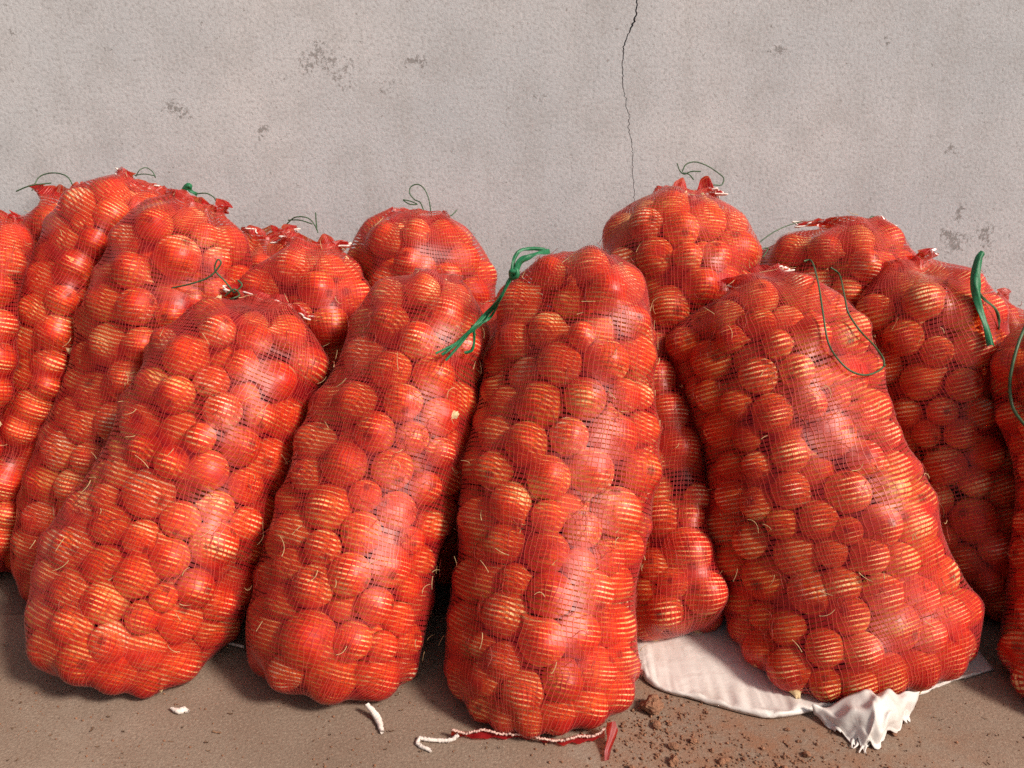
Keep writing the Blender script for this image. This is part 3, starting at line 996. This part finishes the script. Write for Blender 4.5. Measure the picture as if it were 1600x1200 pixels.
add_twines("L2", [[(25, 299, -.10), (48, 290, -.10), (80, 286, -.09)],
                  [(50, 298, -.07), (60, 278, -.05), (75, 271, -.045), (92, 271, -.05), (106, 277, -.06), (115, 292, -.07)]], 0.0013)
add_twines("M1", [[(448, 350, -.08), (460, 340, -.085), (475, 339, -.09), (486, 344, -.09), (494, 356, -.09), (497, 364, -.09)],
                  [(450, 344, -.08), (468, 344, -.085), (488, 350, -.09)], [(493, 332, -.085), (494, 346, -.088), (495, 360, -.09)]], 0.0013)
add_twines("M3", [[(674, 338, -.11), (672, 322, -.09), (669, 308, -.08), (662, 294, -.075), (652, 288, -.07), (642, 292, -.07), (640, 302, -.075), (648, 312, -.08), (657, 317, -.09), (664, 335, -.11)],
                  [(630, 312, -.08), (640, 314, -.085), (652, 319, -.09), (640, 319, -.09), (630, 313, -.08)],
                  [(694, 340, -.12), (706, 336, -.10), (714, 328, -.09)]], 0.0012)
add_twines("R1", [[(1058, 255, -.075), (1062, 266, -.08), (1069, 272, -.085), (1080, 268, -.085), (1095, 268, -.085)],
                  [(1066, 268, -.08), (1072, 257, -.075), (1086, 253, -.07), (1105, 259, -.07), (1122, 270, -.07), (1131, 279, -.07), (1127, 289, -.075), (1116, 289, -.08), (1102, 292, -.085)],
                  [(1064, 270, -.08), (1076, 272, -.085), (1084, 281, -.085)]], 0.0013)
add_twines("R2", [[(1158, 428, -.20), (1160, 408, -.19), (1180, 385, -.17), (1210, 362, -.15), (1245, 348, -.13), (1275, 345, -.13)],
                  [(1160, 415, -.2), (1185, 392, -.19), (1200, 388, -.18), (1192, 402, -.2)],
                  [(1290, 347, -.12), (1298, 341, -.11), (1306, 344, -.11), (1300, 349, -.12)],
                  [(1352, 352, -.12), (1362, 338, -.1), (1370, 345, -.1), (1369, 358, -.12)]], 0.0012)
add_twines("F4", [[over(*p, .005) for p in [(1256, 408), (1268, 408), (1278, 440), (1286, 490), (1294, 535), (1310, 562), (1330, 580), (1352, 586), (1372, 580), (1383, 570)]],
                  [over(*p, .006) for p in [(1298, 418), (1312, 430), (1320, 465), (1326, 490), (1345, 518), (1366, 540), (1380, 560), (1381, 572)]]], 0.0016)
add_twines("R5", [[over(*p, .006) for p in [(1604, 505), (1590, 540), (1580, 580), (1578, 610), (1584, 640), (1604, 668)]]], 0.0026)
# green ribbon of the centre front sack
rb = [at(*over(*p, .010)) for p in [(690, 554), (716, 534), (742, 510), (762, 490), (780, 466), (795, 438), (806, 424)]]
ymin = min(p[1] for p in rb)
rb = [p * .35 + at(*q, ymin) * .65 for p, q in zip(rb, [(690, 554), (716, 534), (742, 510), (762, 490), (780, 466), (795, 438), (806, 424)])]
yk = rb[-1][1]
for k, (wd_, ox, oz, tw) in enumerate([(.009, 0, 0, .9), (.007, .003, -.004, 2.0), (.006, -.004, .002, 2.8), (.003, .006, .003, 3.5)]):
    sp = np.linspace(1, .15, len(rb))
    ribbon([p + np.array((ox, -.002 * k, oz)) * (1 + 1.2 * math.sin(2.1 * i + k)) * sp[i] for i, p in enumerate(rb)], np.linspace(wd_ * .55, wd_, (len(rb) - 1) * 8 + 1), M_RIBBON, "tie_ribbon", ROOTS["F3"], tw, 1 + k)
ribbon([at(803, 430, yk), at(812, 410, yk + .005), at(826, 400, yk + .01), at(842, 394, yk + .02), at(858, 391, yk + .04)], 0.010, M_RIBBON, "tie_ribbon", ROOTS["F3"], 1.0, 2)
ribbon([at(800, 426, yk), at(804, 405, yk + .01), at(812, 391, yk + .02), at(830, 388, yk + .03), at(852, 390, yk + .04)], 0.006, M_RIBBON, "tie_ribbon", ROOTS["F3"], .4, 3)
ribbon([at(738, 508, yk - .004), at(742, 528, yk), at(738, 546, yk), at(726, 552, yk)], 0.005, M_RIBBON, "tie_ribbon", ROOTS["F3"], .4, 4)
kn = np.array([at(800, 428, yk - .004), at(806, 421, yk - .007), at(808, 430, yk - .01), at(800, 434, yk - .006), at(799, 424, yk - .01), at(806, 426, yk - .012)])
v, q = tube(catmull(kn, 6), 0.0040, 7)
add_obj("ribbon_knot", make_mesh("ribbon_knot", v, q, M_RIBBON), ROOTS["F3"])
# strip on the dark sack at far right
rb = [at(*over(*p, .006)) for p in [(1549, 540), (1543, 512), (1533, 482)]]
y2 = rb[-1][1]
rb += [at(1526, 450, y2 + .01), at(1524, 428, y2 + .02), at(1530, 405, y2 + .03), at(1537, 394, y2 + .035)]
ribbon(rb, np.array(list(np.linspace(.012, .017, 25)) + list(np.linspace(.017, .010, 24))), M_RIBBON, "tie_strip", ROOTS["R4"], .5, 2)
ribbon([at(1528, 455, y2 + .01), at(1540, 468, y2 + .015), at(1556, 482, y2 + .02), at(1562, 500, y2 + .02), at(1561, 515, y2 + .02)], 0.006, M_GREEN, "tie_strip", ROOTS["R4"], .5, 5)


# ------------------------------------------------------------------ white string ends and the seam of the centre sack
def string_end(key, pts, rad, name="string_end"):
    path = catmull([ground_at(a, b, z) for a, b, z in pts], 8)
    v, q = tube(path, rad, 7)
    v = v + np.random.default_rng(len(pts)).normal(0, .0005, v.shape)
    add_obj(name, make_mesh(name, v, q, M_STRING), ROOTS[key])


string_end("F3", [(716, 1148, .012), (705, 1156, .006), (690, 1157, .004), (672, 1156, .004), (657, 1154, .004), (652, 1160, .003), (658, 1166, .003), (674, 1173, .003)], 0.0028)
string_end("F2", [(573, 1100, .02), (583, 1112, .012), (591, 1124, .005), (597, 1144, .004)], np.concatenate([np.linspace(.003, .0055, 14), np.linspace(.0055, .003, 11)]))
string_end("F2", [(380, 1010, .012), (362, 1006, .006), (345, 1002, .004), (332, 994, .003)], 0.0022)
string_end("F1", [(268, 1106, .006), (278, 1111, .005), (288, 1109, .004), (294, 1112, .003)], np.concatenate([np.linspace(.002, .0055, 13), np.linspace(.0055, .002, 12)]))


def seam(key, px_list, zrise, tail=None):
    """stitched bottom hem that lies flat on the floor in front of the sack"""
    root = ROOTS[key]
    up = catmull([ground_at(a, b, z) for a, b, z in px_list], 8)
    n = len(up)
    rows = []
    r_ = np.random.default_rng(9)
    w = np.maximum(0.002, 0.001 + 0.006 * np.sin(np.linspace(-1.2, 11, n)) + 0.002 * np.sin(np.linspace(0, 41, n)))
    for k in np.linspace(0, 1, 5):
        row = up.copy()
        row[:, 1] -= k * w * .9
        row[:, 2] = up[:, 2] * (1 - k) + 0.003 + 0.004 * np.abs(np.sin(np.linspace(0, 30, n) + k * 2)) * k
        rows.append(row)
    h = add_obj("bottom_hem", make_mesh("bottom_hem", np.vstack(rows), grid_quads(5, n), M_FLAP), root)
    ph = np.linspace(0, n * 1.9, n)
    st = catmull(up[::2] + np.array((0, -.004, .003)), 5)
    nz = np.random.default_rng(6)
    p = st + np.stack([nz.normal(0, .0006, len(st)), nz.normal(0, .0007, len(st)), np.abs(nz.normal(0, .0009, len(st)))], 1)
    v, q = tube(p, .0016 + .0005 * np.sin(np.arange(len(st)) * 2.2), 6)
    add_obj("stitching", make_mesh("stitching", v, q, M_STITCH), h)


seam("F3", [(705, 1141, .014), (730, 1146, .010), (755, 1141, .014), (785, 1147, .010), (820, 1148, .010), (850, 1155, .008), (880, 1157, .008), (905, 1150, .012), (928, 1150, .011), (945, 1138, .018)], .01)
# red tail at the right corner of the centre sack
tail = [ground_at(955, 1128, .030), ground_at(956, 1138, .022), ground_at(956, 1150, .016), ground_at(950, 1172, .006), ground_at(948, 1188, .004)]
p = catmull(tail, 8)
n = len(p)
wv = np.interp(np.linspace(0, 1, n), [0, .35, .6, 1], [.006, .009, .006, .003])
cr = np.linspace(-1, 1, 9)
V = np.zeros((n, 9, 3))
for i in range(n):
    V[i] = p[i] + np.outer(cr * wv[i], (1, .25, 0)) + np.outer(np.cos(cr * 2.2 + i * .1) * wv[i] * .5, (0, -.7, .7))
V[..., 2] = np.maximum(V[..., 2], .003)
add_obj("bottom_corner", make_mesh("bottom_corner", V.reshape(-1, 3), grid_quads(n, 9), M_FLAP), ROOTS["F3"])


# ------------------------------------------------------------------ white woven sheeting under the right sacks
def sheeting():
    front = catmull([ground_at(a, b) for a, b in [(998, 1040), (1010, 1066), (1040, 1083), (1080, 1094), (1130, 1108), (1180, 1121), (1215, 1124), (1260, 1116), (1320, 1104), (1380, 1098), (1432, 1088), (1490, 1066), (1552, 1048)]], 10)
    n = len(front)
    prof = [(0.0, .003), (-.001, .005), (.000, .007), (.003, .0085), (.010, .007), (.03, .005), (.06, .005), (.10, .004), (.16, .004), (.24, .004), (.31, .004)]
    rows = []
    u = np.linspace(0, 1, n)
    amp = np.interp(u, [0, .05, .5, .62, .75, .85, 1], [.5, 1, 1.1, .9, .6, .35, .2])
    for k, (dy, z) in enumerate(prof):
        row = front.copy()
        row[:, 1] += dy + .006 * np.sin(u * 23 + k) * (k > 4)
        zz = z * (amp if 0 < k < 6 else 1)
        row[:, 2] = zz + (.0022 * np.abs(np.sin(u * 19 + k * .9)) + .0030 * smooth_noise(len(prof), n, 6, 34, 12, False)[k] + .0016 * smooth_noise(len(prof), n, 10, 80, 13, False)[k]) * (0.2 if k == 0 else (1 if k < 7 else .25))
        rows.append(np.maximum(row, np.array((-9, -9, .0025))))
    V = np.vstack(rows)
    o = add_obj("plastic_sheeting", make_mesh("plastic_sheeting", V, grid_quads(len(prof), n), M_SACKCLOTH))
    md = o.modifiers.new("thick", 'SOLIDIFY'); md.thickness = 0.0012; md.offset = 1
    tag(o, "crumpled white woven plastic sheeting lying under the right front sack", "sheeting")
    # bunched, torn corner
    R0 = [ground_at(1268, 1106, .020), ground_at(1310, 1096, .030), ground_at(1352, 1076, .050), ground_at(1372, 1078, .048), ground_at(1400, 1082, .040), ground_at(1436, 1082, .024)]
    R1 = [ground_at(1276, 1118, .010), ground_at(1318, 1116, .030), ground_at(1356, 1104, .046), ground_at(1378, 1100, .050), ground_at(1408, 1104, .034), ground_at(1432, 1094, .018)]
    R2 = [ground_at(1288, 1132, .004), ground_at(1330, 1138, .016), ground_at(1360, 1136, .030), ground_at(1382, 1134, .030), ground_at(1408, 1122, .018), ground_at(1424, 1106, .008)]
    R3 = [ground_at(1302, 1142, .003), ground_at(1334, 1156, .004), ground_at(1350, 1166, .004), ground_at(1372, 1158, .004), ground_at(1404, 1136, .004), ground_at(1418, 1118, .003)]
    G = np.array([catmull(r, 9) for r in (R0, R1, R2, R3)])
    G = np.stack([catmull(G[:, j], 8) for j in range(G.shape[1])], 1)
    nr, nc = G.shape[:2]
    fold = np.sin(np.linspace(0, 30, nc))[None] * np.linspace(.35, 1, nr)[:, None]
    fold2 = smooth_noise(nr, nc, 5, 11, 31, False)
    G[..., 2] += 0.0055 * fold + 0.006 * fold2
    G[..., 1] += 0.004 * fold
    G[-1, :, 1] -= 0.012 * np.abs(smooth_noise(2, nc, 1, 22, 8, False)[0])
    G[..., 2] = np.maximum(G[..., 2], .0035)
    c = add_obj("bunched_corner", make_mesh("bunched_corner", G.reshape(-1, 3), grid_quads(nr, nc), M_SACKCLOTH), o)
    md = c.modifiers.new("thick", 'SOLIDIFY'); md.thickness = 0.0012; md.offset = 1
    r_ = np.random.default_rng(3)
    for k in range(7):
        a, b = 1338 + k * 6 + r_.uniform(-3, 3), 1160 - abs(k - 2) * 4
        path = catmull([ground_at(a, b, .006), ground_at(a - 2 + r_.uniform(-4, 4), b + 8, .004), ground_at(a - 6 + r_.uniform(-8, 4), b + r_.uniform(12, 20), .003)], 6)
        v, q = tube(path, np.linspace(.0028, .0008, len(path)), 5, .5)
        add_obj("frayed_strip", make_mesh("frayed_strip", v, q, M_SACKCLOTH), c)


sheeting()


# ------------------------------------------------------------------ soil: one clod, smaller lumps, crumbs
def rock(seed, nu=14, nv=10, rough=.22):
    r_ = np.random.default_rng(seed)
    th = np.linspace(0, 2 * np.pi, nu, endpoint=False); ph = np.linspace(.12, np.pi - .12, nv)
    d = np.stack([np.sin(ph)[:, None] * np.cos(th), np.sin(ph)[:, None] * np.sin(th), np.cos(ph)[:, None] * np.ones(nu)], -1)
    rr = np.ones((nv, nu))
    for k in range(14):
        n_ = unit(r_.normal(0, 1, 3)); c = r_.uniform(.55, .9)
        dd = d @ n_
        rr = np.where(dd * rr > c, c / np.maximum(dd, 1e-3), rr)
    rr *= 1 + rough * .35 * r_.normal(0, 1, rr.shape)
    v = (d * rr[..., None]).reshape(-1, 3)
    v = np.vstack([v, [[0, 0, rr[0].mean()]], [[0, 0, -rr[-1].mean()]]])
    q = grid_quads(nv, nu, True)
    n0 = nv * nu
    t = [(n0, j, (j + 1) % nu) for j in range(nu)] + [(n0 + 1, (nv - 1) * nu + (j + 1) % nu, (nv - 1) * nu + j) for j in range(nu)]
    return v, q, np.array(t)


CL = [(1020, 1103, .020, "fist sized reddish soil clod beside the centre front sack"),
      (1027, 1133, .008, "small soil lump just below the largest clod"),
      (1052, 1165, .008, "small soil lump near the bottom, right of red net tail"),
      (1083, 1158, .006, "tiny soil lump midway between red net tail and bunched sheeting"),
      (1053, 1188, .009, "soil lump at the bottom edge right of red net tail")]
for k, (a, b, r, lab) in enumerate(CL):
    v, q, t = rock(40 + k, 18 if k == 0 else 12, 12 if k == 0 else 8)
    v = v * np.array((1.05, .95, .8)) * r
    o = add_obj("soil_clod", make_mesh("soil_clod", v, q, M_SOIL, False, t))
    o.location = tuple(ground_at(a, b, r * .55))
    tag(o, lab, "soil clod", "soil clods on the floor")

r_ = np.random.default_rng(21)
vs_, qs_, ts_, off = [], [], [], 0
shapes = [rock(60 + k, 7, 5) for k in range(5)]
for k in range(1900):
    if k < 420:
        a, b = r_.normal(1190, 110), 1208 - abs(r_.normal(0, 30))
        r = abs(r_.normal(0, .0011)) * (3 if r_.random() < .06 else 1) + .0006
    elif k < 850:
        a, b = r_.normal(1030, 60), r_.normal(1140, 30); r = abs(r_.normal(0, .0012)) + .0007
    else:
        a, b = r_.uniform(-60, 1660), r_.uniform(1000, 1230); r = abs(r_.normal(0, .0008)) + .0005
    if b < 1000: continue
    c = ground_at(a, b, r * .5)
    v, q, t = shapes[k % 5]
    an = r_.uniform(0, 6.28)
    rm = np.array(((math.cos(an), -math.sin(an), 0), (math.sin(an), math.cos(an), 0), (0, 0, .8)))
    vs_.append((v * r) @ rm.T + c); qs_.append(q + off); ts_.append(t + off); off += len(v)
tag(add_obj("soil_crumbs", make_mesh("soil_crumbs", np.vstack(vs_), np.vstack(qs_), M_SOIL, False, np.vstack(ts_))),
    "scattered reddish soil crumbs over the concrete floor", "soil", kind="stuff")
vs_, qs_, off = [], [], 0
for k in range(170):
    a, b = r_.uniform(-40, 1640), r_.uniform(1010, 1225)
    c = ground_at(a, b, .0015)
    ln, wd_ = r_.uniform(.0010, .0034), r_.uniform(.0006, .0018)
    if r_.random() < .10: ln = ln * 2.2
    an = r_.uniform(0, 6.28)
    u, w_ = np.meshgrid(np.linspace(-1, 1, 4), np.linspace(-1, 1, 3), indexing="ij")
    x = u * ln; y = w_ * wd_ * r_.uniform(.35, 1.3, u.shape) + r_.normal(0, .3) * wd_ * u ** 2; z = .0012 * u ** 2 + .001 * w_ ** 2 * r_.uniform(-.3, 2)
    v = np.stack([x * math.cos(an) - y * math.sin(an) + c[0], x * math.sin(an) + y * math.cos(an) + c[1], z + .0012], -1).reshape(-1, 3)
    vs_.append(v); qs_.append(grid_quads(4, 3) + off); off += 12
M_LITTER = mat_plain("dry_skin_litter", (0.16, 0.09, 0.05), 0.8, 0.8, 30)
tag(add_obj("onion_skin_litter", make_mesh("onion_skin_litter", np.vstack(vs_), np.vstack(qs_), M_LITTER)),
    "scattered dry brown onion skin scraps on the concrete floor", "litter", kind="stuff")
print("ONIONS", len(ALL), "visible", int((area > 0).sum()), {k: int((keys == k).sum()) for k in ORDER})
